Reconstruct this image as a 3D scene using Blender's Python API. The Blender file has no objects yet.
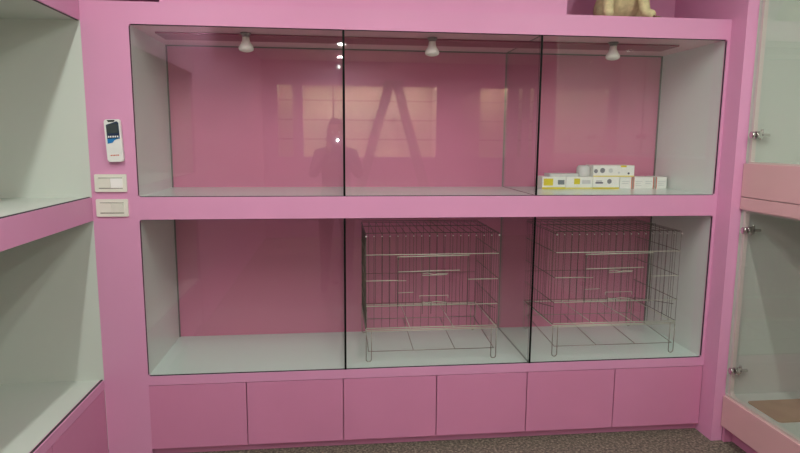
import bpy, bmesh, math, random
from mathutils import Vector, Matrix
random.seed(7)
PI = math.pi
scene = bpy.context.scene
col = scene.collection

# ------------------------------------------------------------------ materials
def srgb(r, g, b):
    def f(c):
        c /= 255.0
        return c / 12.92 if c <= 0.04045 else ((c + 0.055) / 1.055) ** 2.4
    return (f(r), f(g), f(b), 1.0)

def mat(name, rgb, rough=0.5, metal=0.0, spec=0.5, coat=0.0, var=0.0, scale=6.0, bump=0.0, bscale=60.0, emit=None, estr=0.0, coat_rough=0.03):
    m = bpy.data.materials.new(name)
    m.use_nodes = True
    nt = m.node_tree
    b = nt.nodes['Principled BSDF']
    c = srgb(*rgb)
    b.inputs['Base Color'].default_value = c
    b.inputs['Roughness'].default_value = rough
    b.inputs['Metallic'].default_value = metal
    b.inputs['Specular IOR Level'].default_value = spec
    b.inputs['Coat Weight'].default_value = coat
    b.inputs['Coat Roughness'].default_value = coat_rough
    tc = nt.nodes.new('ShaderNodeTexCoord')
    if var > 0:
        n = nt.nodes.new('ShaderNodeTexNoise')
        n.inputs['Scale'].default_value = scale
        n.inputs['Detail'].default_value = 3
        r = nt.nodes.new('ShaderNodeValToRGB')
        r.color_ramp.elements[0].position = 0.3
        r.color_ramp.elements[1].position = 0.7
        r.color_ramp.elements[0].color = tuple(x * (1 - var) for x in c[:3]) + (1,)
        r.color_ramp.elements[1].color = tuple(min(1, x * (1 + var)) for x in c[:3]) + (1,)
        nt.links.new(tc.outputs['Object'], n.inputs['Vector'])
        nt.links.new(n.outputs['Fac'], r.inputs['Fac'])
        nt.links.new(r.outputs['Color'], b.inputs['Base Color'])
    if bump > 0:
        n2 = nt.nodes.new('ShaderNodeTexNoise')
        n2.inputs['Scale'].default_value = bscale
        bp = nt.nodes.new('ShaderNodeBump')
        bp.inputs['Strength'].default_value = bump
        bp.inputs['Distance'].default_value = 0.002
        nt.links.new(tc.outputs['Object'], n2.inputs['Vector'])
        nt.links.new(n2.outputs['Fac'], bp.inputs['Height'])
        nt.links.new(bp.outputs['Normal'], b.inputs['Normal'])
    if emit:
        b.inputs['Emission Color'].default_value = srgb(*emit)
        b.inputs['Emission Strength'].default_value = estr
    return m

def glass_mat(name, tint, ior=1.5):
    m = bpy.data.materials.new(name)
    m.use_nodes = True
    nt = m.node_tree
    nt.nodes.remove(nt.nodes['Principled BSDF'])
    out = nt.nodes['Material Output']
    tr = nt.nodes.new('ShaderNodeBsdfTransparent')
    tr.inputs['Color'].default_value = tint
    gl = nt.nodes.new('ShaderNodeBsdfGlossy')
    gl.inputs['Roughness'].default_value = 0.0
    gl.inputs['Color'].default_value = (0.95, 1.0, 0.97, 1)
    fr = nt.nodes.new('ShaderNodeFresnel')
    fr.inputs['IOR'].default_value = ior
    # entering and leaving the sheet must reflect alike, so the normal is turned to the outside on both faces
    ge = nt.nodes.new('ShaderNodeNewGeometry')
    mx = nt.nodes.new('ShaderNodeMixShader')
    lw = nt.nodes.new('ShaderNodeLayerWeight')
    lw.inputs['Blend'].default_value = 0.5
    pw = nt.nodes.new('ShaderNodeMath'); pw.operation = 'POWER'; pw.inputs[1].default_value = 5.0
    ml = nt.nodes.new('ShaderNodeMath'); ml.operation = 'MULTIPLY_ADD'
    ml.inputs[1].default_value = 0.96; ml.inputs[2].default_value = 0.04
    nt.nodes.remove(fr); nt.nodes.remove(ge)
    nt.links.new(lw.outputs['Facing'], pw.inputs[0])
    nt.links.new(pw.outputs[0], ml.inputs[0])
    nt.links.new(ml.outputs[0], mx.inputs['Fac'])
    nt.links.new(tr.outputs[0], mx.inputs[1])
    nt.links.new(gl.outputs[0], mx.inputs[2])
    nt.links.new(mx.outputs[0], out.inputs['Surface'])
    return m

M = {}
M['pink'] = mat('pink_laminate', (212, 150, 184), rough=0.42, spec=0.35, var=0.02, scale=2.0, bump=0.05, bscale=180)
M['pink_gloss'] = mat('glossy_pink_back_panel', (207, 128, 156), rough=0.3, spec=0.4, coat=0.5, var=0.02, scale=2)
M['pink_wall'] = mat('pink_wall_paint', (212, 150, 184), rough=0.6, spec=0.3, var=0.02, scale=3)
M['pink_door'] = mat('pink_door_laminate', (204, 134, 168), rough=0.4, spec=0.35, var=0.025, scale=3, bump=0.05, bscale=160)
M['deep_pink'] = mat('deep_pink_strip', (140, 66, 86), rough=0.4)
M['salmon'] = mat('salmon_laminate', (208, 168, 168), rough=0.35, spec=0.4, var=0.02, scale=4)
M['white'] = mat('white_laminate', (222, 230, 224), rough=0.35, spec=0.4, coat=0.4, var=0.015, scale=4, coat_rough=0.03)
M['white_edge'] = mat('pale_edge_band', (214, 206, 196), rough=0.4)
M['pink_ceiling'] = mat('glossy_pink_ceiling_panel', (226, 184, 192), rough=0.3, spec=0.4, coat=0.25)
M['sealant'] = mat('grey_sealant', (112, 108, 104), rough=0.5)
M['wire_shaded'] = mat('shaded_wire_tone', (92, 84, 74), rough=0.45, metal=0.3)  # darker copy of the plated cage wire, shade put into the colour
M['groove_shade'] = mat('groove_shade_grey', (110, 106, 98), rough=0.6)  # grey painted on strips as the shade inside the plate grooves
M['edge_pale'] = mat('pale_glass_edge', (196, 200, 188), rough=0.3)
M['white_floor'] = mat('pale_mint_laminate', (218, 236, 228), rough=0.3, spec=0.5, coat=0.5, coat_rough=0.03)
M['white_side'] = mat('off_white_cabinet_lining', (200, 207, 197), rough=0.4, spec=0.4, coat=0.15, coat_rough=0.05)
M['toe'] = mat('plinth_pink', (204, 138, 170), rough=0.5)
M['gasket'] = mat('dark_gasket', (38, 42, 40), rough=0.5)
M['edge'] = mat('dark_green_glass_edge', (10, 18, 15), rough=0.5, spec=0.1)
M['edge_soft'] = mat('grey_green_glass_edge', (128, 142, 132), rough=0.2)
M['glass'] = glass_mat('clear_sheet_glass', (0.972, 0.985, 0.977, 1))
M['chrome'] = mat('chrome', (205, 205, 200), rough=0.12, metal=1.0)
M['wire'] = mat('plated_wire', (150, 146, 134), rough=0.28, metal=1.0)
M['wire_lit'] = mat('lit_wire_tone', (206, 208, 190), rough=0.35, metal=0.15)  # lighter copy of the same cage wire, highlight put into the colour
M['plastic'] = mat('white_plastic', (224, 226, 220), rough=0.35)
M['plastic_dull'] = mat('ivory_plastic', (222, 222, 208), rough=0.4)
M['plastic_bright'] = mat('bright_white_plastic', (246, 247, 242), rough=0.3)
M['bulb'] = mat('unlit_bulb_diffuser', (228, 226, 216), rough=0.4)
M['bulb_base'] = mat('grey_lamp_holder', (120, 118, 116), rough=0.4)
M['screen'] = mat('dark_lcd', (62, 70, 72), rough=0.15)
M['navy'] = mat('navy_print', (22, 44, 74), rough=0.3)
M['blue'] = mat('blue_print', (34, 122, 186), rough=0.3)
M['black'] = mat('black_plastic', (20, 20, 22), rough=0.4)
M['greyprint'] = mat('grey_print', (126, 132, 136), rough=0.5)
M['darkprint'] = mat('dark_print', (52, 60, 84), rough=0.5)
M['yellow'] = mat('yellow_print', (222, 206, 36), rough=0.45)
M['yellow_pale'] = mat('pale_yellow_print', (236, 222, 120), rough=0.45)
M['orange'] = mat('orange_print', (206, 84, 40), rough=0.5)
M['card'] = mat('white_card', (236, 238, 230), rough=0.45, var=0.02, scale=30)
M['card_grey'] = mat('pale_grey_card', (206, 210, 206), rough=0.5, var=0.04, scale=40)
M['kraft'] = mat('brown_board', (168, 144, 116), rough=0.65, var=0.09, scale=9, bump=0.1)
M['fur'] = mat('pale_beige_plush', (206, 200, 152), rough=0.9, var=0.16, scale=38, bump=0.7, bscale=120)
M['fur_dark'] = mat('brown_claw', (130, 104, 84), rough=0.8)
M['ceiling'] = mat('white_ceiling_paint', (226, 226, 220), rough=0.8)
M['cream'] = mat('cream_panel', (228, 208, 168), rough=0.5, var=0.03, scale=2)
M['lamp_glow'] = mat('lamp_lens', (255, 250, 240), rough=0.5, emit=(255, 250, 238), estr=8)
M['lamp_rim'] = mat('lamp_rim_white', (230, 230, 226), rough=0.4)
M['warm_glow'] = mat('warm_strip_lens', (255, 230, 190), rough=0.5, emit=(255, 214, 150), estr=6)
M['led'] = mat('phone_led', (255, 255, 255), rough=0.5, emit=(255, 255, 255), estr=5000)
M['alu'] = mat('ladder_aluminium', (150, 140, 140), rough=0.35, metal=0.7)
M['rubber'] = mat('ladder_rubber', (40, 40, 42), rough=0.7)
M['skin'] = mat('skin', (190, 140, 112), rough=0.55)
M['shirt'] = mat('dark_shirt', (60, 50, 60), rough=0.85, bump=0.2)
M['trousers'] = mat('dark_trousers', (44, 44, 54), rough=0.85)
M['hair'] = mat('black_hair', (24, 20, 20), rough=0.6)
M['shoe'] = mat('black_shoe', (28, 26, 26), rough=0.5)

# speckled floor
fm = mat('speckled_stone_floor', (106, 98, 90), rough=0.55, spec=0.4)
nt = fm.node_tree
b = nt.nodes['Principled BSDF']
tc = [n for n in nt.nodes if n.type == 'TEX_COORD'][0]
n1 = nt.nodes.new('ShaderNodeTexNoise'); n1.inputs['Scale'].default_value = 75; n1.inputs['Detail'].default_value = 4; n1.inputs['Roughness'].default_value = 0.7
r1 = nt.nodes.new('ShaderNodeValToRGB')
r1.color_ramp.elements[0].position = 0.36; r1.color_ramp.elements[0].color = srgb(58, 54, 48)
r1.color_ramp.elements[1].position = 0.64; r1.color_ramp.elements[1].color = srgb(150, 142, 124)
e = r1.color_ramp.elements.new(0.5); e.color = srgb(98, 92, 80)
nt.links.new(tc.outputs['Object'], n1.inputs['Vector'])
nt.links.new(n1.outputs['Fac'], r1.inputs['Fac'])
nt.links.new(r1.outputs['Color'], b.inputs['Base Color'])
M['floor'] = fm

# cream tile with fine joints, used on the far wall recesses
tm = mat('cream_tile', (226, 208, 170), rough=0.35)
nt = tm.node_tree; b = nt.nodes['Principled BSDF']
tc = [n for n in nt.nodes if n.type == 'TEX_COORD'][0]
mp = nt.nodes.new('ShaderNodeMapping'); mp.inputs['Rotation'].default_value = (PI / 2, 0, 0)
br = nt.nodes.new('ShaderNodeTexBrick'); br.offset = 0
br.inputs['Color1'].default_value = srgb(222, 210, 186); br.inputs['Color2'].default_value = srgb(216, 204, 178)
br.inputs['Mortar'].default_value = srgb(120, 104, 88); br.inputs['Scale'].default_value = 1
br.inputs['Brick Width'].default_value = 40.0; br.inputs['Row Height'].default_value = 0.3; br.inputs['Mortar Size'].default_value = 0.013
nt.links.new(tc.outputs['Object'], mp.inputs['Vector']); nt.links.new(mp.outputs['Vector'], br.inputs['Vector'])
nt.links.new(br.outputs['Color'], b.inputs['Base Color'])
M['tile'] = tm

# ------------------------------------------------------------------ mesh helpers
def box(bm, x0, x1, y0, y1, z0, z1, mi=0, bev=0.0, seg=2):
    vs = [bm.verts.new((x, y, z)) for x in (x0, x1) for y in (y0, y1) for z in (z0, z1)]
    idx = [(0, 1, 3, 2), (4, 6, 7, 5), (0, 4, 5, 1), (2, 3, 7, 6), (0, 2, 6, 4), (1, 5, 7, 3)]
    fs = []
    for i in idx:
        f = bm.faces.new([vs[k] for k in i]); f.material_index = mi; fs.append(f)
    if bev > 0:
        es = list({e for f in fs for e in f.edges})
        r = bmesh.ops.bevel(bm, geom=es, offset=bev, segments=seg, profile=0.5, affect='EDGES')
        for f in r['faces']: f.material_index = mi
    return fs

def tube(bm, pts, r, n=6, mi=0, smooth=True, r_end=None):
    pts = [Vector(p) for p in pts]
    rings = []
    prev = None
    for i, p in enumerate(pts):
        if i == 0: t = pts[1] - pts[0]
        elif i == len(pts) - 1: t = pts[-1] - pts[-2]
        else: t = (pts[i] - pts[i - 1]).normalized() + (pts[i + 1] - pts[i]).normalized()
        t.normalize()
        if prev is None:
            a = Vector((0, 0, 1)) if abs(t.z) < 0.9 else Vector((1, 0, 0))
            u = t.cross(a).normalized()
        else:
            u = prev - t * prev.dot(t)
            u.normalize()
        prev = u
        v = t.cross(u)
        rr = r if r_end is None else r + (r_end - r) * i / (len(pts) - 1)
        rings.append([bm.verts.new(p + (u * math.cos(2 * PI * k / n) + v * math.sin(2 * PI * k / n)) * rr) for k in range(n)])
    for a, b_ in zip(rings, rings[1:]):
        for k in range(n):
            f = bm.faces.new((a[k], a[(k + 1) % n], b_[(k + 1) % n], b_[k])); f.smooth = smooth; f.material_index = mi
    f = bm.faces.new(rings[0][::-1]); f.material_index = mi
    f = bm.faces.new(rings[-1]); f.material_index = mi

def lathe(bm, prof, n=24, mi=0, axis=None):
    rings = []
    for r, z in prof:
        rings.append([bm.verts.new((r * math.cos(2 * PI * k / n), r * math.sin(2 * PI * k / n), z)) for k in range(n)])
    for a, b_ in zip(rings, rings[1:]):
        for k in range(n):
            f = bm.faces.new((a[k], a[(k + 1) % n], b_[(k + 1) % n], b_[k])); f.smooth = True; f.material_index = mi
    bm.faces.new(rings[0][::-1]).material_index = mi
    bm.faces.new(rings[-1]).material_index = mi

def prism(bm, poly, plane, d0, d1, mi=0):
    """poly: 2-D points; plane 'xz' extruded along y, 'xy' along z, 'yz' along x"""
    def P(p, d):
        return {'xz': (p[0], d, p[1]), 'xy': (p[0], p[1], d), 'yz': (d, p[0], p[1])}[plane]
    a = [bm.verts.new(P(p, d0)) for p in poly]; b_ = [bm.verts.new(P(p, d1)) for p in poly]
    n = len(poly)
    for k in range(n):
        bm.faces.new((a[k], a[(k + 1) % n], b_[(k + 1) % n], b_[k])).material_index = mi
    bm.faces.new(a[::-1]).material_index = mi
    bm.faces.new(b_).material_index = mi

def rrect(x0, x1, y0, y1, r, n=5):
    pts = []
    for cx, cy, a0 in ((x1 - r, y1 - r, 0), (x0 + r, y1 - r, 90), (x0 + r, y0 + r, 180), (x1 - r, y0 + r, 270)):
        for k in range(n + 1):
            a = math.radians(a0 + 90 * k / n)
            pts.append((cx + r * math.cos(a), cy + r * math.sin(a)))
    return pts

def fillet(bm, cx, cz, sx, sz, r, y0, y1, plane='xz', mi=0, n=6):
    """fills an inner corner of an opening; the corner is at (cx, cz), sx/sz point into the opening"""
    pts = [(cx, cz)]
    ox, oz = cx + sx * r, cz + sz * r
    for k in range(n + 1):
        a = PI / 2 * k / n
        pts.append((ox - sx * r * math.sin(a), oz - sz * r * math.cos(a)))
    prism(bm, pts, plane, y0, y1, mi)

def obj(name, bm, mats, parent=None, loc=None):
    bmesh.ops.recalc_face_normals(bm, faces=bm.faces)
    me = bpy.data.meshes.new(name)
    bm.to_mesh(me); bm.free()
    if not isinstance(mats, (list, tuple)): mats = [mats]
    for m in mats: me.materials.append(m)
    o = bpy.data.objects.new(name, me)
    col.objects.link(o)
    if parent is not None:
        o.parent = parent
        # coordinates are given in the parent's frame
    if loc is not None: o.location = loc
    return o

def part(name, bm, mats, parent, world=False, label=None):
    """world=True: the mesh was written in world coordinates, shift it into the parent's frame"""
    if world:
        off = Vector((0, 0, 0)); q = parent
        while q is not None: off += q.location; q = q.parent
        bmesh.ops.translate(bm, verts=bm.verts, vec=-off)
    o = obj(name, bm, mats, parent)
    if label: o['label'] = label
    return o

def thing(name, label, cat, loc=(0, 0, 0), group=None):
    o = bpy.data.objects.new(name, None)
    o.empty_display_size = 0.05
    col.objects.link(o)
    o.location = loc
    o['label'] = label; o['category'] = cat
    if group: o['group'] = group
    return o

def tag(o, label, cat, group=None):
    o['label'] = label; o['category'] = cat
    if group: o['group'] = group
    return o

def struct(name, bm, mats):
    o = obj(name, bm, mats); o['kind'] = 'structure'; return o

def copy_tree(o, parent=None):
    c = o.copy(); col.objects.link(c)
    c.parent = parent
    for ch in list(o.children): copy_tree(ch, c)
    return c

NB = bmesh.new
# ------------------------------------------------------------------ measured layout (metres)
XL, X1, X2, XR = -0.849, 0.059, 0.9645, 1.871      # bay limits of the display
ZT, ZM1, ZM2, ZB = 1.968, 1.2296, 1.1293, 0.398   # opening heights
DB = 0.573                                        # back panel
XC = -1.043                                       # face of the left cabinet
XP, YP = 1.885, -0.105                            # pilaster
XRC = 1.942                                       # face of the right cabinet
CEIL = 2.65
YW = -6.4

# ------------------------------------------------------------------ room
bm = NB(); box(bm, -1.75, 3.3, YW - 0.5, 0.75, -0.06, 0.0); struct('floor', bm, M['floor'])
bm = NB(); box(bm, -1.75, 3.3, YW - 0.5, 0.75, CEIL, CEIL + 0.08); struct('ceiling', bm, M['ceiling'])
bm = NB()
box(bm, -1.75, 3.3, 0.64, 0.75, 0, CEIL)
struct('wall_back', bm, M['pink_wall'])
bm = NB(); box(bm, -1.63, -0.83, 0.012, 0.639, 2.09, CEIL); struct('trim_2', bm, M['pink_wall'])
bm = NB(); box(bm, -0.72, 1.080, 0.012, 0.639, 2.0605, CEIL); struct('trim_3', bm, M['pink_wall'])
bm = NB(); box(bm, 1.080, XP, 0.5, 0.639, 2.0605, CEIL); struct('trim_4', bm, M['pink_wall'])
bm = NB(); box(bm, -0.83, -0.72, 0.5, 0.639, 2.0605, CEIL); struct('trim_5', bm, M['pink_wall'])
bm = NB(); box(bm, XP, XRC, YP, 0.64, 0, CEIL, bev=0.0); struct('trim_1', bm, M['pink_wall'])
bm = NB()
box(bm, -1.75, -1.63, YW, 0.64, 0, CEIL)
box(bm, -1.63, XC, YW, -2.05, 0, CEIL)
struct('wall_left', bm, M['pink_wall'])
bm = NB()
box(bm, 2.56, 2.66, -2.45, 0.64, 0, CEIL)
box(bm, 2.66, 3.2, -2.5, -2.4, 0, CEIL)
box(bm, 3.2, 3.3, YW, -2.4, 0, CEIL)
struct('wall_right', bm, M['pink_wall'])
# far wall with lit recesses
rec = [(-0.82, -0.60), (-0.45, 1.57), (2.25, 2.68), (2.86, 2.92), (3.04, 3.10)]
RZ0, RZ1 = 1.235, 2.29
bm = NB()
box(bm, -1.63, 3.2, YW - 0.02, YW, 0, RZ0); box(bm, -1.63, 3.2, YW - 0.02, YW, RZ1, CEIL)
xs = [-1.63] + [v for r_ in rec for v in r_] + [3.2]
for a, b_ in zip(xs[::2], xs[1::2]): box(bm, a, b_, YW - 0.02, YW, RZ0, RZ1)
box(bm, -1.75, 3.3, YW - 0.5, YW - 0.42, 0, CEIL, mi=1)
for a, b_ in rec:
    box(bm, a - 0.02, a, YW - 0.42, YW - 0.02, RZ0, RZ1 + 0.12, mi=1); box(bm, b_, b_ + 0.02, YW - 0.42, YW - 0.02, RZ0, RZ1 + 0.12, mi=1)
    box(bm, a - 0.02, b_ + 0.02, YW - 0.42, YW - 0.02, RZ0 - 0.02, RZ0, mi=1); box(bm, a - 0.02, b_ + 0.02, YW - 0.42, YW - 0.02, RZ1 + 0.12, RZ1 + 0.14, mi=1)
struct('wall_front', bm, [M['pink_wall'], M['tile']])

# ------------------------------------------------------------------ main display
dc = thing('display_cabinet', 'large built-in pink display cabinet with six glazed bays above pink cupboard doors', 'display cabinet', (0.42, 0.3, 0))
def dpart(name, bm, m, label=None): return part(name, bm, m, dc, world=True, label=label)
bm = NB()
T = 0.02
box(bm, XC, XL, 0, T, 0, 2.060)                       # left stile
box(bm, XR, XP, 0, T, 0.3555, 2.060)                       # right stile
box(bm, XL, XR, 0, T, ZT, 2.060)                      # header
box(bm, XL, XR, 0, T, ZM2, ZM1)                       # middle rail
box(bm, XL, XR, 0, T, 0.3555, ZB)                     # bottom rail
for z0, z1 in ((ZM1, ZT), (ZB, ZM2)):
    for x, sx in ((XL, 1), (XR, -1)):
        for z, sz in ((z0, 1), (z1, -1)):
            fillet(bm, x, z, sx, sz, 0.012, 0, T)
dpart('face_frame', bm, M['pink'])
bm = NB(); box(bm, XC, XP, T, 0.5, 2.045, 2.060); dpart('top_board', bm, M['pink'])
# inside boards
for nm, z0, z1 in (('upper', ZM1, ZT), ('lower', ZB, ZM2)):
    bm = NB(); box(bm, XL - 0.018, XL, T, DB + 0.01, z0 - 0.018, z1 + 0.018); dpart('side_panel', bm, M['white'])
    bm = NB(); box(bm, XR, XR + 0.0135, T, DB + 0.01, z0 - 0.018, z1 + 0.018); dpart('side_panel', bm, M['white'])
    bm = NB(); box(bm, XL, XR, T, DB, z0 - 0.018, z0); dpart('compartment_floor', bm, M['white_floor'])
    bm = NB(); box(bm, XL, XR, T, DB, z1, z1 + 0.018); dpart('compartment_ceiling', bm, M['pink_ceiling'])
    bm = NB(); box(bm, XL, XR, DB, DB + 0.01, z0, z1); dpart('back_panel', bm, M['pink_gloss'])
    bm = NB()
    box(bm, XL, XL + 0.006, DB - 0.008, DB - 0.0002, z0, z1); box(bm, XR - 0.006, XR, DB - 0.008, DB - 0.0002, z0, z1)
    box(bm, XL + 0.006, XR - 0.006, DB - 0.008, DB - 0.0002, z1 - 0.006, z1)
    dpart('corner_sealant', bm, M['sealant'])
    # glass dividers between the bays, dark edge forward
    for x in (X1, X2):
        bm = NB(); fs = box(bm, x - 0.005, x + 0.005, 0.001, DB - 0.001, z0 + 0.001, z1 - 0.001)
        for f in fs:
            c = f.calc_center_median()
            if abs(c.y - 0.001) < 1e-4: f.material_index = 1
            elif abs(c.x - x) < 0.004: f.material_index = 2
        dpart('glass_divider', bm, [M['glass'], M['edge'], M['edge_soft']])
    for a, b_ in ((XL + 0.0012, X1 - 0.007), (X1 + 0.007, X2 - 0.007), (X2 + 0.007, XR - 0.0012)):
        bm = NB(); fs = box(bm, a, b_, 0.007, 0.012, z0 + 0.003, z1 - 0.003)
        for f in fs:
            c = f.calc_center_median()
            if 0.008 < c.y < 0.011: f.material_index = 1
        dpart('glass_pane', bm, [M['glass'], M['edge']])
    bm = NB()
    g = 0.0026
    box(bm, XL, XR, 0.006, 0.0135, z0, z0 + g); box(bm, XL, XR, 0.006, 0.0135, z1 - g * .6, z1)
    box(bm, XL, XL + 0.0012, 0.006, 0.0135, z0 + g, z1 - g); box(bm, XR - 0.0012, XR, 0.006, 0.0135, z0 + g, z1 - g)
    dpart('glazing_gasket', bm, M['gasket'])
bm = NB(); box(bm, -0.79, 1.735, 0.176, 0.35, ZT - 0.008, ZT - 0.0003); dpart('ceiling_strip', bm, M['deep_pink'], label='deep pink strip under the compartment ceiling')  # thin strip of deeper pink set against the ceiling board
# doors
dx = [-0.8657, -0.4075, 0.0475, 0.5015, 0.9565, 1.4125, 1.8845]
for a, b_ in zip(dx, dx[1:]):
    bm = NB(); box(bm, a + 0.002, b_ - 0.002, 0.001, 0.019, 0.040, 0.352, bev=0.0012, seg=1)
    dpart('cupboard_door', bm, M['pink_door'])
bm = NB(); box(bm, XC, XP - 0.0005, 0.03, 0.045, 0.0, 0.3555); dpart('plinth', bm, M['toe'])

# ------------------------------------------------------------------ side cabinets
def side_cabinet(root, face, sgn, y_near, y_far, depth, openings, base_top, base_bot, m_face, m_int, door_w, post, edge, full_top, toe_m):
    """sgn: direction from the face into the cabinet along x. y_near is the end next to the display."""
    def X(a, b_):
        u, v = face + sgn * a, face + sgn * b_
        return min(u, v), max(u, v)
    def pp(name, bm, m, label=None): return part(name, bm, m, root, world=True, label=label)
    # end panels and back
    bm = NB(); x = X(0.0 + 0.0, depth); box(bm, x[0], x[1], y_near, y_near + 0.018, base_bot, full_top); pp('end_panel', bm, m_int)
    bm = NB(); x = X(0.021, depth); box(bm, x[0], x[1], y_far, y_far + 0.018, base_bot, full_top); pp('end_panel', bm, m_int)
    bm = NB(); x = X(depth - 0.012, depth); box(bm, x[0], x[1], y_far + 0.018, y_near, base_bot, full_top); pp('back_panel', bm, m_int)
    # face frame
    bm = NB(); x = X(0, 0.02)
    zs = [base_top] + [z for o_ in openings for z in o_] + [full_top]
    y1 = y_near - 0.0005
    for z0, z1 in zip(zs[::2], zs[1::2]):
        box(bm, x[0], x[1], y_far, y1, z0, z1)
    for z0, z1 in openings:
        box(bm, x[0], x[1], y_far, y_far + post, z0, z1)
        if edge: box(bm, x[0], x[1], y1 - edge, y1, z0, z1)
        for yy, s in ((y_far + post, 1), (y1 - edge, -1)):
            for zz, sz in ((z0, 1), (z1, -1)):
                if edge: fillet(bm, yy, zz, s, sz, 0.03 if (sz > 0 and z0 < 1) else 0.006, x[0], x[1], plane='yz')
    pp('face_frame', bm, m_face)
    for z0, z1 in openings:
        x = X(0.02, depth - 0.012)
        bm = NB(); box(bm, x[0], x[1], y_far + 0.018, y_near, z0 - 0.016, z0); pp('compartment_floor', bm, m_int)
        bm = NB(); box(bm, x[0], x[1], y_far + 0.018, y_near, z1, z1 + 0.016); pp('compartment_ceiling', bm, m_int)
    return pp, X

lc = thing('side_display_cabinet', 'pink side display cabinet on the left with two open white compartments above plain doors', 'display cabinet', (-1.3, -1.0, 0))
pp, X = side_cabinet(lc, XC, -1, 0.0, -2.04, 0.55, [(0.389, 1.127), (1.229, 1.977)], 0.349, 0.05, M['pink'], M['white_side'], 0.45, 0.06, 0.0, 2.62, M['toe'])
for z0, z1 in ((0.389, 1.127), (1.229, 1.977)):
    bm = NB()
    box(bm, XC - 0.0135, XC - 0.006, -1.98, -0.001, z0, z0 + 0.0035); box(bm, XC - 0.0135, XC - 0.006, -1.98, -0.001, z1 - 0.002, z1)
    pp('edge_strip', bm, M['gasket'])
for k in range(4):
    a = -0.022 - k * 0.495
    bm = NB(); box(bm, XC - 0.019, XC - 0.001, a - 0.491, a, 0.04, 0.3455, bev=0.0012, seg=1); pp('cupboard_door', bm, M['pink_door'])
bm = NB(); box(bm, XC - 0.05, XC - 0.035, -2.04, 0.0, 0, 0.349); box(bm, XC - 0.02, XC - 0.001, -0.019, -0.0005, 0.0, 0.349); pp('plinth', bm, M['toe'])

rc = thing('side_display_cabinet', 'pale side display cabinet on the right with chrome-hinged glass doors and salmon boards', 'display cabinet', (2.2, -1.2, 0))
Y0 = YP
pp, X = side_cabinet(rc, XRC, 1, Y0 - 0.018, -2.38, 0.58, [(0.250, 1.165), (1.397, 2.45)], 0.236, 0.083, M['white_edge'], M['white_side'], 0.5, 0.03, 0.012, 2.62, M['toe'])
def rpart(name, bm, m, label=None): return part(name, bm, m, rc, world=True, label=label)
bm = NB(); box(bm, XRC - 0.014, XRC - 0.001, -2.37, Y0 - 0.004, 1.234, 1.389, bev=0.001, seg=1); rpart('drawer_front', bm, M['salmon'], label='salmon drawer board between the glass doors')
bm = NB(); box(bm, XRC - 0.014, XRC - 0.001, -2.37, Y0 - 0.004, 1.173, 1.230, bev=0.001, seg=1); rpart('rail_board', bm, M['salmon'])
bm = NB(); box(bm, XRC - 0.014, XRC - 0.001, -2.37, Y0 - 0.004, 0.083, 0.240, bev=0.001, seg=1); rpart('base_board', bm, M['salmon'])
bm = NB(); box(bm, XRC + 0.045, XRC + 0.06, -2.37, Y0 - 0.002, 0.0, 0.083 + 0.15); box(bm, XRC + 0.0005, XRC + 0.045, Y0 - 0.0175, Y0 - 0.002, 0.0, 0.236); rpart('plinth', bm, M['toe'])

def hinge(parent, y, z):
    """round chrome glass-door hinge: button outside, cup and arm inside"""
    bm = NB()
    def disc(cx, r, w, n=20):
        rings = []
        for xx, rr in ((cx, r * 0.8), (cx + 0.002, r), (cx + w - 0.002, r), (cx + w, r * 0.8)):
            rings.append([bm.verts.new((xx, y + rr * math.cos(2 * PI * k / n), z + rr * math.sin(2 * PI * k / n))) for k in range(n)])
        for a, b_ in zip(rings, rings[1:]):
            for k in range(n):
                bm.faces.new((a[k], a[(k + 1) % n], b_[(k + 1) % n], b_[k])).smooth = True
        bm.faces.new(rings[0][::-1]); bm.faces.new(rings[-1])
    disc(XRC - 0.020, 0.016, 0.013)
    disc(XRC + 0.001, 0.018, 0.014)
    box(bm, XRC + 0.015, XRC + 0.040, y - 0.006, y + 0.008, z - 0.016, z + 0.018, bev=0.003)
    box(bm, XRC + 0.030, XRC + 0.072, y - 0.006, y + 0.008, z - 0.006, z + 0.007, bev=0.002)
    tube(bm, [(XRC + 0.034, y + 0.0, z + 0.012), (XRC + 0.034, y, z + 0.026)], 0.006, 8)
    tube(bm, [(XRC + 0.030, y, z - 0.008), (XRC + 0.030, y, z - 0.022)], 0.006, 8)
    return part('hinge', bm, M['chrome'], parent, world=True)

for (z0, z1, hz) in ((0.254, 1.162, (1.076, 0.382)), (1.400, 2.44, (2.32, 1.521))):
    for a, b_ in ((Y0 - 0.004, -0.855), (-0.861, -1.60), (-1.606, -2.345)):
        bm = NB(); fs = box(bm, XRC - 0.005, XRC - 0.0005, b_, a, z0, z1)
        for f in fs:
            c = f.calc_center_median()
            if abs(c.x - (XRC - 0.00275)) < 0.001: f.material_index = 1
        d = rpart('glass_door', bm, [M['glass'], M['edge_pale']])
        for z in hz: hinge(d, min(a, Y0 - 0.022) - 0.022, z)

bm = NB(); prism(bm, rrect(1.976, 2.42, -0.428, -0.212, 0.018), 'xy', 0.2502, 0.2552)
tag(obj('cardboard_sheet', bm, M['kraft']), 'flat brown rounded-corner sheet lying on the white floor of the lower right cabinet', 'cardboard sheet')

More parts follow.
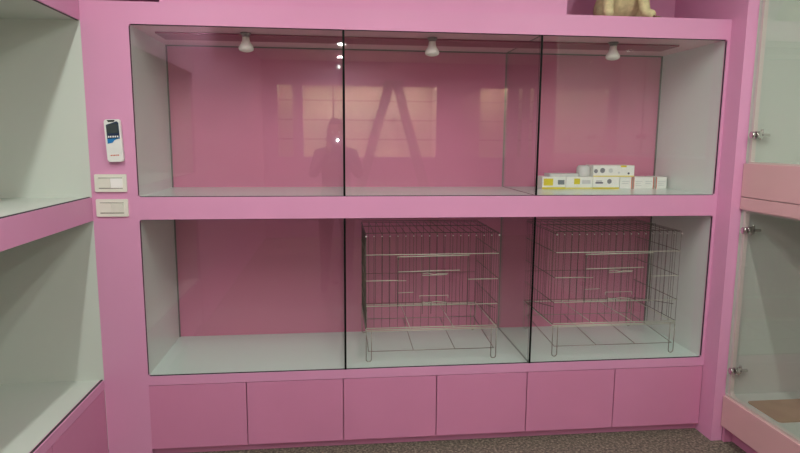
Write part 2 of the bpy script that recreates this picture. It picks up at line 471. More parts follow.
# ------------------------------------------------------------------ lamps inside the upper bays
def bulb_lamp(x, y, z, label):
    t = thing('light_bulb', label, 'light bulb', (x, y, z), 'unlit bulbs under the display ceiling')
    bm = NB(); lathe(bm, [(0.024, -0.0002), (0.024, -0.006), (0.019, -0.009), (0.0175, -0.018)], 24); part('lamp_holder', bm, M['bulb_base'], t)
    bm = NB(); lathe(bm, [(0.016, -0.018), (0.0165, -0.026), (0.019, -0.038), (0.025, -0.050), (0.0315, -0.060), (0.034, -0.068), (0.0335, -0.074), (0.028, -0.080), (0.016, -0.0845), (0.004, -0.086)], 28); part('bulb', bm, M['bulb'], t)
    return t
ZL = ZT - 0.0003
bulb_lamp(-0.383, 0.150, ZL, 'unlit white bulb under the ceiling of the upper left bay')
bulb_lamp(0.480, 0.150, ZL, 'unlit white bulb under the ceiling of the upper middle bay')
bulb_lamp(1.377, 0.150, ZL, 'unlit white bulb under the ceiling of the upper right bay, over the cartons')

# ------------------------------------------------------------------ wire cages
CW, CD, CH = 0.655, 0.455, 0.635
def make_cage(label, loc):
    t = thing('wire_cage', label, 'cage', loc, 'chrome wire cages in the lower bays')
    w = 0.0011; W = 0.0021
    zb, zt = 0.172, CH
    N = 17
    # front panel, with the door opening left free
    d0, d1, dz0, dz1 = 0.155, 0.50, 0.285, 0.54
    bm = NB()
    for i in range(N + 1):
        x = CW * i / N
        if d0 < x < d1:
            tube(bm, [(x, 0, dz1), (x, 0, zt - 0.004), (x, -0.004, zt), (x, 0.0, zt + 0.004)], w, 5)
            tube(bm, [(x, 0, zb), (x, 0, dz0)], w, 5)
        else:
            tube(bm, [(x, 0, zb), (x, 0, zt - 0.004), (x, -0.004, zt), (x, 0.0, zt + 0.004)], w, 5)
    for z, r in ((zb + 0.002, W), (zb - 0.014, W), (dz0, W), (dz1, W)):
        tube(bm, [(0, -0.003, z), (CW, -0.003, z)], r, 6, mi=1)
    tube(bm, [(0, -0.003, 0.412), (d0, -0.003, 0.412)], W * .9, 6, mi=1)
    tube(bm, [(d1, -0.003, 0.412), (CW, -0.003, 0.412)], W * .9, 6, mi=1)
    part('front_panel', bm, [M['wire_shaded'], M['wire_lit']], t)
    bm = NB()
    for i in range(N + 1):
        x = CW * i / N
        b_ = bmesh.ops.create_icosphere(bm, subdivisions=1, radius=0.0048 if i in (0, N) else 0.0032)
        bmesh.ops.translate(bm, verts=b_['verts'], vec=(x, -0.0045, zt - 0.004))
        part('wire_tip', bm, M['plastic_bright'], t)
        bm = NB()
    bm.free()
    bm = NB()
    for i in range(N + 1):
        x = CW * i / N
        tube(bm, [(x, CD, zb), (x, CD, zt)], w, 5)
    for z in (zb, 0.345, zt): tube(bm, [(0, CD + 0.003, z), (CW, CD + 0.003, z)], W * .6, 6)
    part('rear_panel', bm, M['wire_shaded'], t)
    for x, s in ((0, -1), (CW, 1)):
        bm = NB()
        n = 11
        for i in range(n + 1):
            y = CD * i / n
            tube(bm, [(x, y, zb), (x, y, zt)], w, 5)
        for z in (zb, 0.285, 0.412, 0.54, zt): tube(bm, [(x + s * 0.003, 0, z), (x + s * 0.003, CD, z)], W * .8, 6)
        tube(bm, [(x - s * 0.004, 0.02, zb + 0.085), (x - s * 0.004, CD - 0.03, zb + 0.01)], W * .8, 6)
        part('side_panel', bm, M['wire_shaded'], t)
    bm = NB()
    for i in range(N + 1):
        x = CW * i / N
        tube(bm, [(x, 0.0, zt + 0.006), (x, CD, zt + 0.006)], w * 1.25, 5)
    for y in (0.012, 0.25, CD): tube(bm, [(0, y, zt + 0.009), (CW, y, zt + 0.009)], W * .9, 6)
    part('top_panel', bm, M['wire_shaded'], t)
    bm = NB()
    for y in (0.0, CD): tube(bm, [(0, y, zb - 0.008), (CW, y, zb - 0.008)], W * 1.15, 6)
    for x in (0.22, 0.44): tube(bm, [(x, 0, zb - 0.008), (x, CD, zb - 0.008)], W * .8, 6)
    for x in (0.0, CW): tube(bm, [(x, 0, zb - 0.008), (x, CD, zb - 0.008)], W, 6)
    part('bottom_frame', bm, M['wire_lit'], t)
    # low rack for a tray
    bm = NB()
    zr = 0.055
    tube(bm, [(0.01, 0.0, zr), (CW - 0.01, 0.0, zr)], W * .8, 6)
    tube(bm, [(0.01, CD - 0.01, zr + 0.03), (CW - 0.01, CD - 0.01, zr + 0.03)], W * .8, 6)
    for x in (0.012, 0.235, 0.445, CW - 0.012): tube(bm, [(x, 0.0, zr), (x, CD - 0.01, zr + 0.03)], W * .85, 6)
    part('tray_rack', bm, M['wire'], t)
    # U shaped legs
    for x in (0.0, CW - 0.026):
        for y in (-0.001, CD - 0.002):
            bm = NB()
            pts = [(x, y, zb - 0.01), (x, y, 0.016)]
            for k in range(1, 8):
                a = PI * k / 8
                pts.append((x + 0.013 - 0.013 * math.cos(a), y, 0.0158 - 0.0135 * math.sin(a)))
            pts += [(x + 0.026, y, 0.016), (x + 0.026, y, zb - 0.01)]
            tube(bm, pts, 0.0022, 6)
            part('leg', bm, M['wire'], t)
    # front door, hooked over the second rail
    bm = NB()
    y = -0.009
    for x in (d0, d1): tube(bm, [(x, y, dz0 - 0.004), (x, y, dz1 - 0.006)], W * .85, 6, mi=1)
    tube(bm, [(d0 - 0.004, y, dz1 - 0.010), (d1 + 0.006, y, dz1 - 0.006)], W * 1.15, 6)
    tube(bm, [(d0, y, 0.456), (d1 - 0.04, y, 0.460)], W, 6)
    tube(bm, [(d0, y, dz0 + 0.003), (d1, y, dz0 + 0.004)], W, 6)
    n = 9
    for i in range(1, n):
        x = d0 + (d1 - d0) * i / n
        tube(bm, [(x, y + 0.002, dz0), (x, y + 0.002, dz1 - 0.008)], w, 5, mi=1)
    tube(bm, [(d0, y - 0.002, 0.352), (d0 + 0.075, y - 0.002, 0.354)], w * 1.3, 5)
    tube(bm, [(d0 - 0.004, y - 0.002, 0.412), (d0 + 0.04, y - 0.002, 0.412)], w * 1.3, 5)
    door = part('door', bm, [M['wire_lit'], M['wire_shaded']], t)
    bm = NB()
    y2 = y - 0.005
    tube(bm, [(0.275, y2, 0.438), (0.33, y2, 0.438), (0.345, y2, 0.444), (0.40, y2, 0.444)], w * 1.6, 5)
    part('door_latch', bm, M['wire_lit'], door); bm = NB()
    tube(bm, [(0.275, y2, 0.446), (0.30, y2, 0.450), (0.34, y2, 0.438), (0.395, y2, 0.440)], w * 1.3, 5)
    part('door_latch', bm, M['wire_lit'], door); bm = NB()
    tube(bm, [(0.262, y2, 0.322), (0.262, y2, 0.336), (0.402, y2, 0.336), (0.402, y2, 0.322)], w * 1.5, 5)
    part('door_latch', bm, M['wire_lit'], door); bm = NB()
    tube(bm, [(0.275, y2, 0.304), (0.300, y2, 0.300), (0.345, y2, 0.306), (0.395, y2, 0.300)], w * 1.7, 5)
    part('door_latch', bm, M['wire_lit'], door)
    for x in (0.275, 0.318, 0.395):
        bm = NB(); tube(bm, [(x, y2, 0.245), (x, y2, 0.31)], w * 1.4, 5); part('latch_pin', bm, M['wire_shaded'], door)
    bm = NB()
    pts = []
    for k in range(0, 9):
        a = -PI * 0.3 + PI * 1.5 * k / 8
        pts.append((d0 + 0.002, y - 0.005 + 0.006 * math.cos(a), dz1 - 0.018 + 0.008 * math.sin(a)))
    tube(bm, pts, w * 1.4, 5)
    part('door_hook', bm, M['chrome'], door)
    return t
cage = make_cage('chrome wire cage with small front door in the lower middle bay', (0.162, 0.090, ZB))
c2 = copy_tree(cage); c2.location = (1.108, 0.083, ZB)
c2['label'] = 'chrome wire cage standing in the lower right bay, against the white side panel'

# ------------------------------------------------------------------ cartons in the upper right bay
def carton(x0, x1, z0, h, label, style, y0=0.40, dep=0.11, kind='medicine_box'):
    t = thing(kind, label, 'box', ((x0 + x1) / 2, y0 + dep / 2, z0), 'cartons in the upper right bay')
    hw, hd = (x1 - x0) / 2, dep / 2
    bm = NB(); box(bm, -hw, hw, -hd, hd, 0.0, h, bev=0.0012, seg=1)
    part('carton', bm, M['card'] if style != 'side' else M['card'], t)
    f = -hd - 0.0004
    def rect(name, a, b_, c, d, m, lab=None):
        bm = NB(); box(bm, -hw + a * 2 * hw, -hw + b_ * 2 * hw, f - 0.0002, f + 0.0006, c * h, d * h); part(name, bm, m, t, label=lab)
    def disc(name, cx, cz, r, m):
        bm = NB(); n = 18
        prism(bm, [(-hw + cx * 2 * hw + r * math.cos(2 * PI * k / n), cz * h + r * math.sin(2 * PI * k / n)) for k in range(n)], 'xz', f - 0.0003, f + 0.0006)
        part(name, bm, m, t)
    if style == 'yellow_end':
        rect('printed_band', 0.0, 1.0, 0.0, 0.14, M['yellow'])
        rect('printed_patch', 0.06, 0.46, 0.28, 0.86, M['yellow'])
        rect('printed_picture', 0.66, 0.94, 0.36, 0.74, M['greyprint'])
    if style == 'mixed':
        rect('printed_band', 0.0, 1.0, 0.0, 0.12, M['yellow_pale'])
        rect('printed_patch', 0.30, 0.52, 0.38, 0.86, M['yellow'])
        rect('printed_picture', 0.60, 0.92, 0.42, 0.74, M['card_grey'])
    if style == 'grey':
        rect('printed_band', 0.0, 1.0, 0.0, 0.12, M['yellow'])
        disc('printed_picture', 0.62, 0.62, 0.013, M['greyprint'])
        rect('printed_text', 0.10, 0.38, 0.44, 0.56, M['darkprint'])
        rect('printed_text', 0.12, 0.34, 0.62, 0.68, M['greyprint'])
    if style == 'top':
        rect('printed_band', 0.0, 1.0, 0.0, 0.11, M['yellow_pale'])
        disc('printed_picture', 0.06, 0.50, 0.011, M['greyprint'])
        disc('printed_picture', 0.22, 0.56, 0.014, M['greyprint'])
        disc('printed_picture', 0.42, 0.55, 0.012, M['card_grey'])
        disc('printed_mark', 0.86, 0.30, 0.006, M['darkprint'])
        disc('printed_mark', 0.62, 0.36, 0.006, M['card_grey'])
        rect('printed_patch', 0.66, 0.80, 0.84, 1.0, M['yellow'])
    if style == 'plain':
        rect('printed_edge', 0.0, 0.07, 0.0, 1.0, M['orange'], 'orange-red printed edge')
        rect('printed_text', 0.2, 0.85, 0.60, 0.66, M['card_grey'])
        rect('printed_text', 0.2, 0.75, 0.44, 0.49, M['card_grey'])
        rect('printed_text', 0.2, 0.8, 0.26, 0.31, M['card_grey'])
    if style == 'plain_r':
        rect('printed_edge', 0.93, 1.0, 0.0, 1.0, M['orange'], 'orange-red printed edge')
        rect('printed_text', 0.15, 0.80, 0.60, 0.66, M['card_grey'])
        rect('printed_text', 0.15, 0.70, 0.42, 0.48, M['card_grey'])
    return t
Z = ZM1 + 0.0003
H = 0.0655
carton(1.135, 1.268, Z, H, 'white carton with a large yellow patch, leftmost in the row beside the glass divider', 'yellow_end')
carton(1.270, 1.420, Z, H, 'white and yellow carton second from the left in the bottom row', 'mixed')
carton(1.422, 1.574, Z, H, 'white carton with grey print and yellow base stripe under the tall top carton', 'grey')
carton(1.577, 1.648, Z, H * .98, 'small plain white carton with orange right edge next to the yellow-striped ones', 'plain_r', kind='small_carton')
carton(1.656, 1.716, Z, H * .98, 'small white carton with orange left edge, second from the right end of the row', 'plain', kind='small_carton')
carton(1.7165, 1.774, Z, H * .98, 'small plain white carton with orange right edge, before the last one', 'plain_r', kind='small_carton')
carton(1.787, 1.850, Z, H * .99, 'small white carton at the right end of the row beside the white side panel', 'plain', kind='small_carton')
carton(1.422, 1.657, Z + H + .0003, 0.062, 'long white carton with round grey prints and yellow corner lying on top of the row', 'top')
bm = NB(); prism(bm, rrect(-0.085, 0.085, -0.045, 0.045, 0.012), 'xy', 0.0, 0.016)
o = obj('flat_packet', bm, M['card_grey'], loc=(1.262, 0.455, Z + H + .0003)); tag(o, 'flat pale packet lying on the two leftmost cartons', 'packet')
bm = NB(); lathe(bm, [(0.036, 0), (0.037, 0.004), (0.037, 0.046), (0.030, 0.056), (0.026, 0.060), (0.004, 0.061)], 24)
o = obj('round_tub', bm, M['card_grey'], loc=(1.386, 0.452, Z + H + .0003)); tag(o, 'short round whitish tub standing on the cartons left of the long top carton', 'tub')

# ------------------------------------------------------------------ remote control and switches on the left stile
t = thing('remote_control', 'white remote with dark screen and blue band hung on the pink stile', 'remote control', (-0.929, 0, 1.478))
t.rotation_euler = (0, math.radians(-2.4), 0)
bm = NB(); prism(bm, rrect(-0.033, 0.033, -0.092, 0.089, 0.010), 'xz', -0.024, -0.0065)
bmesh.ops.bevel(bm, geom=[e for e in bm.edges if all(v.co.y < -0.02 for v in e.verts)], offset=0.003, segments=2, affect='EDGES')
part('remote_body', bm, M['plastic'], t)
bm = NB(); prism(bm, rrect(-0.029, 0.029, -0.085, 0.06, 0.006), 'xz', -0.0065, -0.0003); part('wall_holder', bm, M['plastic_dull'], t)
bm = NB(); prism(bm, [(-0.020, 0.086), (0.014, 0.086), (0.008, 0.078), (-0.014, 0.078)], 'xz', -0.0252, -0.0235); part('emitter_window', bm, M['black'], t)
bm = NB(); prism(bm, [(-0.025, 0.066), (0.020, 0.080), (0.027, 0.074), (0.027, 0.006), (-0.025, 0.006)], 'xz', -0.0250, -0.0238); part('screen_surround', bm, M['navy'], t)
bm = NB(); prism(bm, [(-0.023, 0.030), (0.0235, 0.030), (0.0235, 0.071), (-0.003, 0.071), (-0.023, 0.060)], 'xz', -0.0256, -0.0248); part('screen', bm, M['screen'], t)
bm = NB(); prism(bm, [(-0.025, 0.006), (0.027, 0.008), (0.027, 0.014), (0.004, 0.000), (-0.004, -0.010), (-0.025, -0.014)], 'xz', -0.0253, -0.0240); part('blue_band', bm, M['blue'], t, label='blue band below the screen')
bm = NB()
for k, w_ in enumerate((0.006, 0.005, 0.006, 0.005, 0.006)):
    x = -0.021 + k * 0.0092; box(bm, x, x + w_, -0.0262, -0.0252, 0.012, 0.019)
part('screen_lettering', bm, M['plastic_bright'], t)
bm = NB()
for x, w_ in ((-0.018, 0.006), (-0.010, 0.004), (-0.004, 0.006), (0.005, 0.004), (0.011, 0.006)): box(bm, x, x + w_, -0.0252, -0.0238, -0.066, -0.062)
part('printed_marks', bm, M['orange'], t)

def switch(zc, label, bright):
    t = thing('light_switch', label, 'light switch', (-0.958, 0, zc), 'switch plates on the left stile')
    bm = NB(); prism(bm, rrect(-0.067, 0.067, -0.0385, 0.0385, 0.004), 'xz', -0.0085, -0.0003)
    bmesh.ops.bevel(bm, geom=[e for e in bm.edges if all(v.co.y < -0.008 for v in e.verts)], offset=0.002, segments=2, affect='EDGES')
    part('cover_plate', bm, M['plastic_dull'], t)
    bm = NB()
    box(bm, -0.050, 0.050, -0.0092, -0.0080, 0.0215, 0.0240); box(bm, -0.050, 0.050, -0.0092, -0.0080, -0.0240, -0.0215)
    part('groove_shade_strip', bm, M['groove_shade'], t)
    for k, x in enumerate((-0.050, 0.0007)):
        m = M['plastic_bright'] if (bright and k) else M['plastic_dull']
        bm = NB(); prism(bm, [(-0.0085, -0.021), (-0.0085, 0.021), (-0.0125 - 0.002 * k, 0.020), (-0.0105 + 0.001 * k, -0.020)], 'yz', x, x + 0.0493)
        part('rocker', bm, m, t, label='brighter white rocker' if (bright and k) else None)
switch(1.2925, 'upper double switch plate, right rocker brighter white, below the remote', True)
switch(1.1835, 'lower double switch plate with two dull ivory rockers', False)

# ------------------------------------------------------------------ figurine on the ledge above the right bay
def skin_mesh(name, verts, edges, radii, m, parent=None, loc=(0, 0, 0), sub=2, root=0):
    me = bpy.data.meshes.new(name)
    me.from_pydata(verts, edges, [])
    o = bpy.data.objects.new(name, me); col.objects.link(o)
    me.materials.append(m)
    if parent: o.parent = parent
    o.location = loc
    sk = o.modifiers.new('Skin', 'SKIN'); sk.use_smooth_shade = True
    lay = me.skin_vertices[0] if me.skin_vertices else None
    if lay is None:
        bmx = bmesh.new(); bmx.from_mesh(me); bmx.verts.layers.skin.verify(); bmx.to_mesh(me); bmx.free()
        lay = me.skin_vertices[0]
    for i, r in enumerate(radii):
        rr = r if isinstance(r, tuple) else (r, r)
        lay.data[i].radius = rr
        lay.data[i].use_root = (i == root)
    s = o.modifiers.new('Sub', 'SUBSURF'); s.levels = sub; s.render_levels = sub
    return o
fx, fy, fz = 1.435, 0.16, 2.0605
fig = thing('animal_figurine', 'pale beige animal figurine sitting on the pink ledge above the right bay', 'figurine', (fx, fy, fz))
V = [(0, 0.06, 0.10), (0, 0.035, 0.17), (0, 0.0, 0.26), (0, -0.01, 0.32), (0, -0.03, 0.38), (0, -0.075, 0.375), (0, -0.105, 0.36),
     (-0.075, -0.015, 0.23), (-0.115, -0.05, 0.11), (-0.120, -0.065, 0.03), (-0.120, -0.095, 0.020),
     (0.055, -0.015, 0.23), (0.060, -0.05, 0.11), (0.065, -0.07, 0.034), (0.090, -0.115, 0.020),
     (-0.09, 0.07, 0.065), (-0.115, -0.005, 0.05), (0.10, 0.07, 0.07), (0.125, 0.01, 0.045),
     (-0.035, -0.03, 0.42), (-0.05, -0.03, 0.455), (0.035, -0.03, 0.42), (0.05, -0.03, 0.455), (0, 0.12, 0.05), (0.06, 0.19, 0.025)]
E_ = [(0, 1), (1, 2), (2, 3), (3, 4), (4, 5), (5, 6), (2, 7), (7, 8), (8, 9), (9, 10), (2, 11), (11, 12), (12, 13), (13, 14), (0, 15), (15, 16), (0, 17), (17, 18), (4, 19), (19, 20), (4, 21), (21, 22), (0, 23), (23, 24)]
Rr = [0.095, 0.095, 0.075, 0.05, 0.062, 0.04, 0.025, 0.034, 0.028, 0.026, 0.020, 0.034, 0.028, 0.028, 0.020, 0.055, 0.035, 0.058, 0.038, 0.022, 0.008, 0.022, 0.008, 0.02, 0.012]
skin_mesh('body', V, E_, Rr, M['fur'], fig)
for x in (-0.024, 0.024):
    bm = NB(); bmesh.ops.create_uvsphere(bm, u_segments=12, v_segments=8, radius=0.007); bmesh.ops.translate(bm, verts=bm.verts, vec=(x, -0.082, 0.405)); part('eye', bm, M['black'], fig)
bm = NB(); bmesh.ops.create_uvsphere(bm, u_segments=12, v_segments=8, radius=0.010); bmesh.ops.translate(bm, verts=bm.verts, vec=(0, -0.127, 0.368)); part('nose', bm, M['black'], fig)
bm = NB()
for k in range(3):
    tube(bm, [(0.080 + 0.013 * k, -0.122 + 0.004 * k, 0.012), (0.090 + 0.014 * k, -0.140 + 0.008 * k, 0.0055)], 0.0055, 6, r_end=0.003)
part('paw_toes', bm, M['fur_dark'], fig)

# ------------------------------------------------------------------ ceiling lamps
def tube_lamp(x, ya, yb, power, label):
    ln = abs(yb - ya)
    t = thing('tube_lamp', label, 'tube lamp', (x, (ya + yb) / 2, CEIL), 'ceiling tube lamps along the shop')
    bm = NB(); box(bm, -0.035, 0.035, -ln / 2, ln / 2, -0.022, -0.0005, bev=0.003); part('housing', bm, M['lamp_rim'], t)
    bm = NB(); box(bm, -0.022, 0.022, -ln / 2 + 0.03, ln / 2 - 0.03, -0.036, -0.0225, bev=0.005); part('diffuser', bm, M['lamp_glow'], t)
    L = bpy.data.lights.new('lamp_light', 'AREA'); L.shape = 'RECTANGLE'; L.size = 0.05; L.size_y = ln - 0.06; L.energy = power; L.color = LCOL
    lo = bpy.data.objects.new('lamp_light', L); col.objects.link(lo); lo.parent = t; lo.location = (0, 0, -0.040)
def downlight(x, y, power, label, r=0.045):
    t = thing('ceiling_downlight', label, 'downlight', (x, y, CEIL), 'downlights at the back of the shop')
    bm = NB(); lathe(bm, [(r + 0.012, -0.0005), (r + 0.012, -0.010), (r + 0.002, -0.013), (r + 0.001, -0.006)], 32); part('rim', bm, M['lamp_rim'], t)
    bm = NB(); lathe(bm, [(r, -0.0135), (r - 0.01, -0.016), (0.004, -0.017)], 32); part('lens', bm, M['lamp_glow'], t)
    L = bpy.data.lights.new('down_light', 'AREA'); L.shape = 'DISK'; L.size = 2 * r; L.energy = power; L.color = LCOL
    lo = bpy.data.objects.new('down_light', L); col.objects.link(lo); lo.parent = t; lo.location = (0, 0, -0.022)
LCOL = (0.95, 1.0, 0.955)
LP = 22
tube_lamp(-0.80, -0.75, -2.75, LP * 0.95, 'long ceiling tube lamp nearest the left cabinet')
tube_lamp(0.38, -0.75, -2.75, LP * 0.6, 'long ceiling tube lamp over the middle of the floor')
tube_lamp(1.45, -0.75, -2.75, LP * 0.95, 'long ceiling tube lamp nearest the right cabinet')
for k, (y, nm) in enumerate(((-3.6, 'nearest the ladder'), (-4.7, 'in the middle of its row'), (-5.8, 'closest to the far wall'))):
    downlight(0.12, y, 12, 'small round downlight ' + nm)
for k, (a, b_) in enumerate(rec):
    w = b_ - a
    names = ['narrow left', 'wide middle', 'right', 'slim right', 'slimmest rightmost']
    t = thing('strip_lamp', 'warm strip lamp under the top of the %s recess in the far wall' % names[k], 'strip lamp', ((a + b_) / 2, YW - 0.07, RZ1 + 0.12), 'strip lamps in the far wall recesses')
    bm = NB(); box(bm, -w / 2 + 0.005, w / 2 - 0.005, -0.015, 0.015, -0.016, -0.0003); part('housing', bm, M['lamp_rim'], t)
    bm = NB(); box(bm, -w / 2 + 0.008, w / 2 - 0.008, -0.012, 0.012, -0.020, -0.0162); part('lens', bm, M['warm_glow'], t)
    L = bpy.data.lights.new('strip_light', 'AREA'); L.shape = 'RECTANGLE'; L.size = w * 0.94; L.size_y = 0.03; L.energy = 14 * w; L.color = (1.0, 0.92, 0.78)
    lo = bpy.data.objects.new('strip_light', L); col.objects.link(lo); lo.parent = t; lo.location = (0, 0, -0.024)

# ------------------------------------------------------------------ step ladder (seen mirrored in the glass)
lad = thing('step_ladder', 'aluminium A-frame step ladder mirrored in the glass of the upper middle bay', 'ladder', (0.63, -3.6, 0))
hw = 0.62; top = 2.06
def bar(bm, a, b_, w, d):
    a = Vector(a); b_ = Vector(b_); t_ = (b_ - a).normalized(); u = Vector((0, 1, 0)); v = t_.cross(u).normalized()
    vs = []
    for p in (a, b_):
        for s1, s2 in ((-1, -1), (1, -1), (1, 1), (-1, 1)): vs.append(bm.verts.new(p + v * w / 2 * s1 + u * d / 2 * s2))
    for k in range(4): bm.faces.new((vs[k], vs[(k + 1) % 4], vs[4 + (k + 1) % 4], vs[4 + k]))
    bm.faces.new(vs[:4][::-1]); bm.faces.new(vs[4:])
for y0 in (-0.22, 0.22):
    bm = NB(); bar(bm, (-hw, y0 * 1.15, 0.02), (-0.04, y0 * .7, top), 0.075, 0.03); part('front_rail', bm, M['alu'], lad)
    bm = NB(); bar(bm, (hw, y0 * 1.15, 0.02), (0.04, y0 * .7, top), 0.06, 0.03); part('rear_rail', bm, M['alu'], lad)
    for s in (-1, 1):
        bm = NB(); box(bm, s * hw - 0.04, s * hw + 0.04, y0 * 1.15 - 0.022, y0 * 1.15 + 0.022, 0.0, 0.04, bev=0.005); part('foot', bm, M['rubber'], lad)
for k in range(1, 7):
    f = k / 7.0
    xx = -hw + (hw - 0.04) * f; yy = 0.22 * (1.15 - 0.45 * f)
    bm = NB(); box(bm, xx - 0.04, xx + 0.045, -yy, yy, 0.02 + top * f - 0.012, 0.02 + top * f + 0.012); part('step', bm, M['alu'], lad)
bm = NB(); box(bm, -0.09, 0.09, -0.18, 0.18, top - 0.02, top + 0.03, bev=0.008); part('top_cap', bm, M['alu'], lad)
for y0 in (-0.2, 0.2):
    bm = NB(); bar(bm, (-0.36, y0, 0.92), (0.36, y0, 0.92), 0.02, 0.004); part('spreader_bar', bm, M['alu'], lad)

# ------------------------------------------------------------------ the photographer, mirrored in the glass
ps = thing('person', 'person in dark clothes holding up a phone, mirrored faintly in the glass beside the divider', 'person', (0.03, -3.15, 0))
HS = 0.93
def hs(L): return [(x, y, z * HS) for x, y, z in L]
V = hs([(0, 0, 0.98), (0, -0.005, 1.12), (0, 0.0, 1.30), (0, -0.005, 1.44), (0, 0.005, 1.54), (0, 0.015, 1.60),       # pelvis..neck 0-5
      (-0.17, 0, 1.45), (-0.23, 0.05, 1.22), (-0.10, 0.27, 1.40), (-0.065, 0.335, 1.475),    # left arm 6-9
      (0.17, 0, 1.45), (0.23, 0.05, 1.22), (0.10, 0.27, 1.40), (0.065, 0.335, 1.475),        # right arm 10-13
      (-0.10, 0, 0.90), (-0.11, 0.015, 0.52), (-0.12, -0.01, 0.10), (-0.12, 0.03, 0.045), (-0.13, 0.15, 0.035),
      (0.10, 0, 0.90), (0.11, 0.015, 0.52), (0.12, -0.01, 0.10), (0.12, 0.03, 0.045), (0.13, 0.15, 0.035)])
Ed = [(0, 1), (1, 2), (2, 3), (3, 4), (4, 5), (3, 6), (6, 7), (7, 8), (8, 9), (3, 10), (10, 11), (11, 12), (12, 13), (0, 14), (14, 15), (15, 16), (16, 17), (17, 18), (0, 19), (19, 20), (20, 21), (21, 22), (22, 23)]
Ra = [(0.15, 0.11), (0.14, 0.10), (0.16, 0.115), (0.14, 0.10), 0.058, 0.055, 0.062, 0.045, 0.032, 0.024, 0.062, 0.045, 0.032, 0.024,
      0.095, 0.065, 0.045, 0.045, 0.036, 0.095, 0.065, 0.045, 0.045, 0.036]
body = skin_mesh('body', V, Ed, Ra, M['shirt'], ps)
# head
bm = NB(); bmesh.ops.create_uvsphere(bm, u_segments=28, v_segments=20, radius=1.0)
for v in bm.verts:
    x, y, z = v.co
    wx = 0.078 * (1 - 0.22 * max(0, -z) ** 1.5); wy = 0.097
    v.co = (x * wx, y * wy + (0.006 if z < -0.3 and y > 0 else 0), z * 0.122)
    nx = max(0, 1 - abs(v.co.x) / 0.016) * max(0, 1 - abs(v.co.z + 0.018) / 0.034)
    if y > 0: v.co.y += 0.020 * nx
for f in bm.faces: f.smooth = True
bmesh.ops.translate(bm, verts=bm.verts, vec=(0, 0.035, 1.555))
head = part('head', bm, M['skin'], ps)
bm = NB(); bmesh.ops.create_uvsphere(bm, u_segments=28, v_segments=20, radius=1.0)
kill = [v for v in bm.verts if (v.co.y > 0.35 and v.co.z < 0.52) or v.co.z < -0.55]
bmesh.ops.delete(bm, geom=kill, context='VERTS')
for v in bm.verts: v.co = (v.co.x * 0.090, v.co.y * 0.108, v.co.z * 0.134)
for f in bm.faces: f.smooth = True
bmesh.ops.translate(bm, verts=bm.verts, vec=(0, 0.030, 1.562)); hr = part('hair', bm, M['hair'], head)
so = hr.modifiers.new('Solid', 'SOLIDIFY'); so.thickness = 0.008
for s in (-1, 1):
    bm = NB(); bmesh.ops.create_uvsphere(bm, u_segments=12, v_segments=8, radius=0.011); bmesh.ops.translate(bm, verts=bm.verts, vec=(s * 0.031, 0.121, 1.560)); part('eye', bm, M['plastic_bright'], head)
    bm = NB(); bmesh.ops.create_uvsphere(bm, u_segments=12, v_segments=8, radius=1)
    for v in bm.verts: v.co = (v.co.x * 0.010 + s * 0.080, v.co.y * 0.020 + 0.03, v.co.z * 0.032 + 1.548)
    part('ear', bm, M['skin'], head)
bm = NB(); tube(bm, [(-0.022, 0.122, 1.492), (0, 0.128, 1.490), (0.022, 0.122, 1.492)], 0.0045, 6); part('mouth', bm, M['orange'], head)
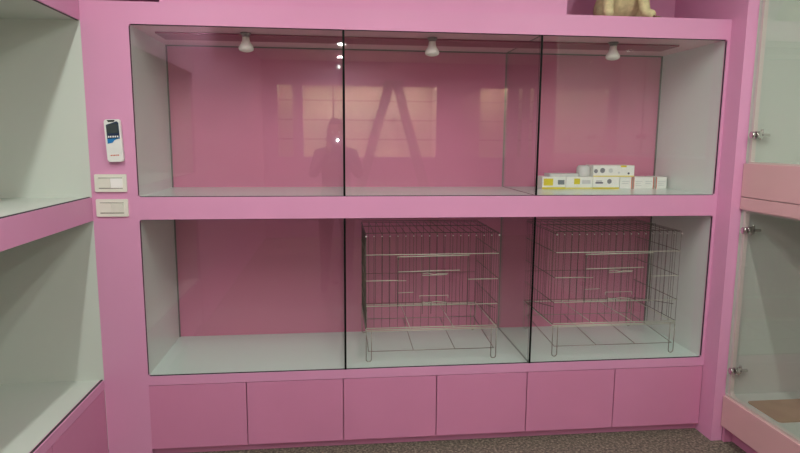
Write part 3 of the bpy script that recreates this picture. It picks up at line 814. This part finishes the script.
# hands: palm and five fingers closing on the phone
for s in (-1, 1):
    wz = 1.475 * HS
    V = [(s * 0.066, 0.330, wz), (s * 0.070, 0.360, wz + 0.028), (s * 0.074, 0.385, wz + 0.060)]
    Ed = [(0, 1), (1, 2)]; Ra = [0.022, (0.026, 0.016), (0.028, 0.014)]
    for k, ln in enumerate((0.062, 0.070, 0.064, 0.050)):
        b0 = len(V); zz = wz + 0.084 - 0.022 * k
        V += [(s * 0.078, 0.392, zz), (s * (0.082), 0.392 + ln * .45, zz + 0.004), (s * 0.066, 0.392 + ln * .62, zz + 0.006), (s * 0.050, 0.392 + ln * .62, zz + 0.006)]
        Ed += [(2, b0), (b0, b0 + 1), (b0 + 1, b0 + 2), (b0 + 2, b0 + 3)]; Ra += [0.0095, 0.0088, 0.008, 0.0065]
    b0 = len(V)
    V += [(s * 0.060, 0.378, wz + 0.034), (s * 0.048, 0.392, wz + 0.056), (s * 0.034, 0.396, wz + 0.076)]
    Ed += [(1, b0), (b0, b0 + 1), (b0 + 1, b0 + 2)]; Ra += [0.012, 0.010, 0.008]
    skin_mesh('hand', V, Ed, Ra, M['skin'], ps)
ph = thing('mobile_phone', 'black phone held up sideways by the mirrored person', 'phone', (0.0155, -2.745, 1.4848))
bm = NB(); prism(bm, rrect(-0.072, 0.072, -0.036, 0.036, 0.008), 'xz', -0.004, 0.004); part('phone_body', bm, M['black'], ph)
bm = NB(); n = 16; prism(bm, [(0.030 + 0.006 * math.cos(2 * PI * k / n), 0.006 * math.sin(2 * PI * k / n)) for k in range(n)], 'xz', 0.0035, 0.0046); part('flash_lens', bm, M['led'], ph)

# ------------------------------------------------------------------ world, camera
w = bpy.data.worlds.new('world'); scene.world = w; w.use_nodes = True
w.node_tree.nodes['Background'].inputs[0].default_value = (0.5, 0.5, 0.5, 1); w.node_tree.nodes['Background'].inputs[1].default_value = 0.05

F, yaw, pitch, roll = 595.2863, 0.1096, -0.1433, 0.0067
cam = bpy.data.cameras.new('camera'); co = bpy.data.objects.new('camera', cam); col.objects.link(co)
cam.sensor_fit = 'HORIZONTAL'; cam.sensor_width = 36; cam.lens = F / 800 * 36; cam.clip_start = 0.02
fw = Vector((math.sin(yaw) * math.cos(pitch), math.cos(yaw) * math.cos(pitch), math.sin(pitch)))
rt = Vector((math.cos(yaw), -math.sin(yaw), 0)); up = rt.cross(fw)
r2 = math.cos(roll) * rt + math.sin(roll) * up; u2 = -math.sin(roll) * rt + math.cos(roll) * up
mw = Matrix(((r2.x, u2.x, -fw.x, 0.0155), (r2.y, u2.y, -fw.y, -2.73), (r2.z, u2.z, -fw.z, 1.4848), (0, 0, 0, 1)))
co.matrix_world = mw
scene.camera = co
vs = scene.view_settings
vs.view_transform = 'Standard'; vs.look = 'None'; vs.gamma = 1.0; vs.exposure = 0.2; vs.use_curve_mapping = False
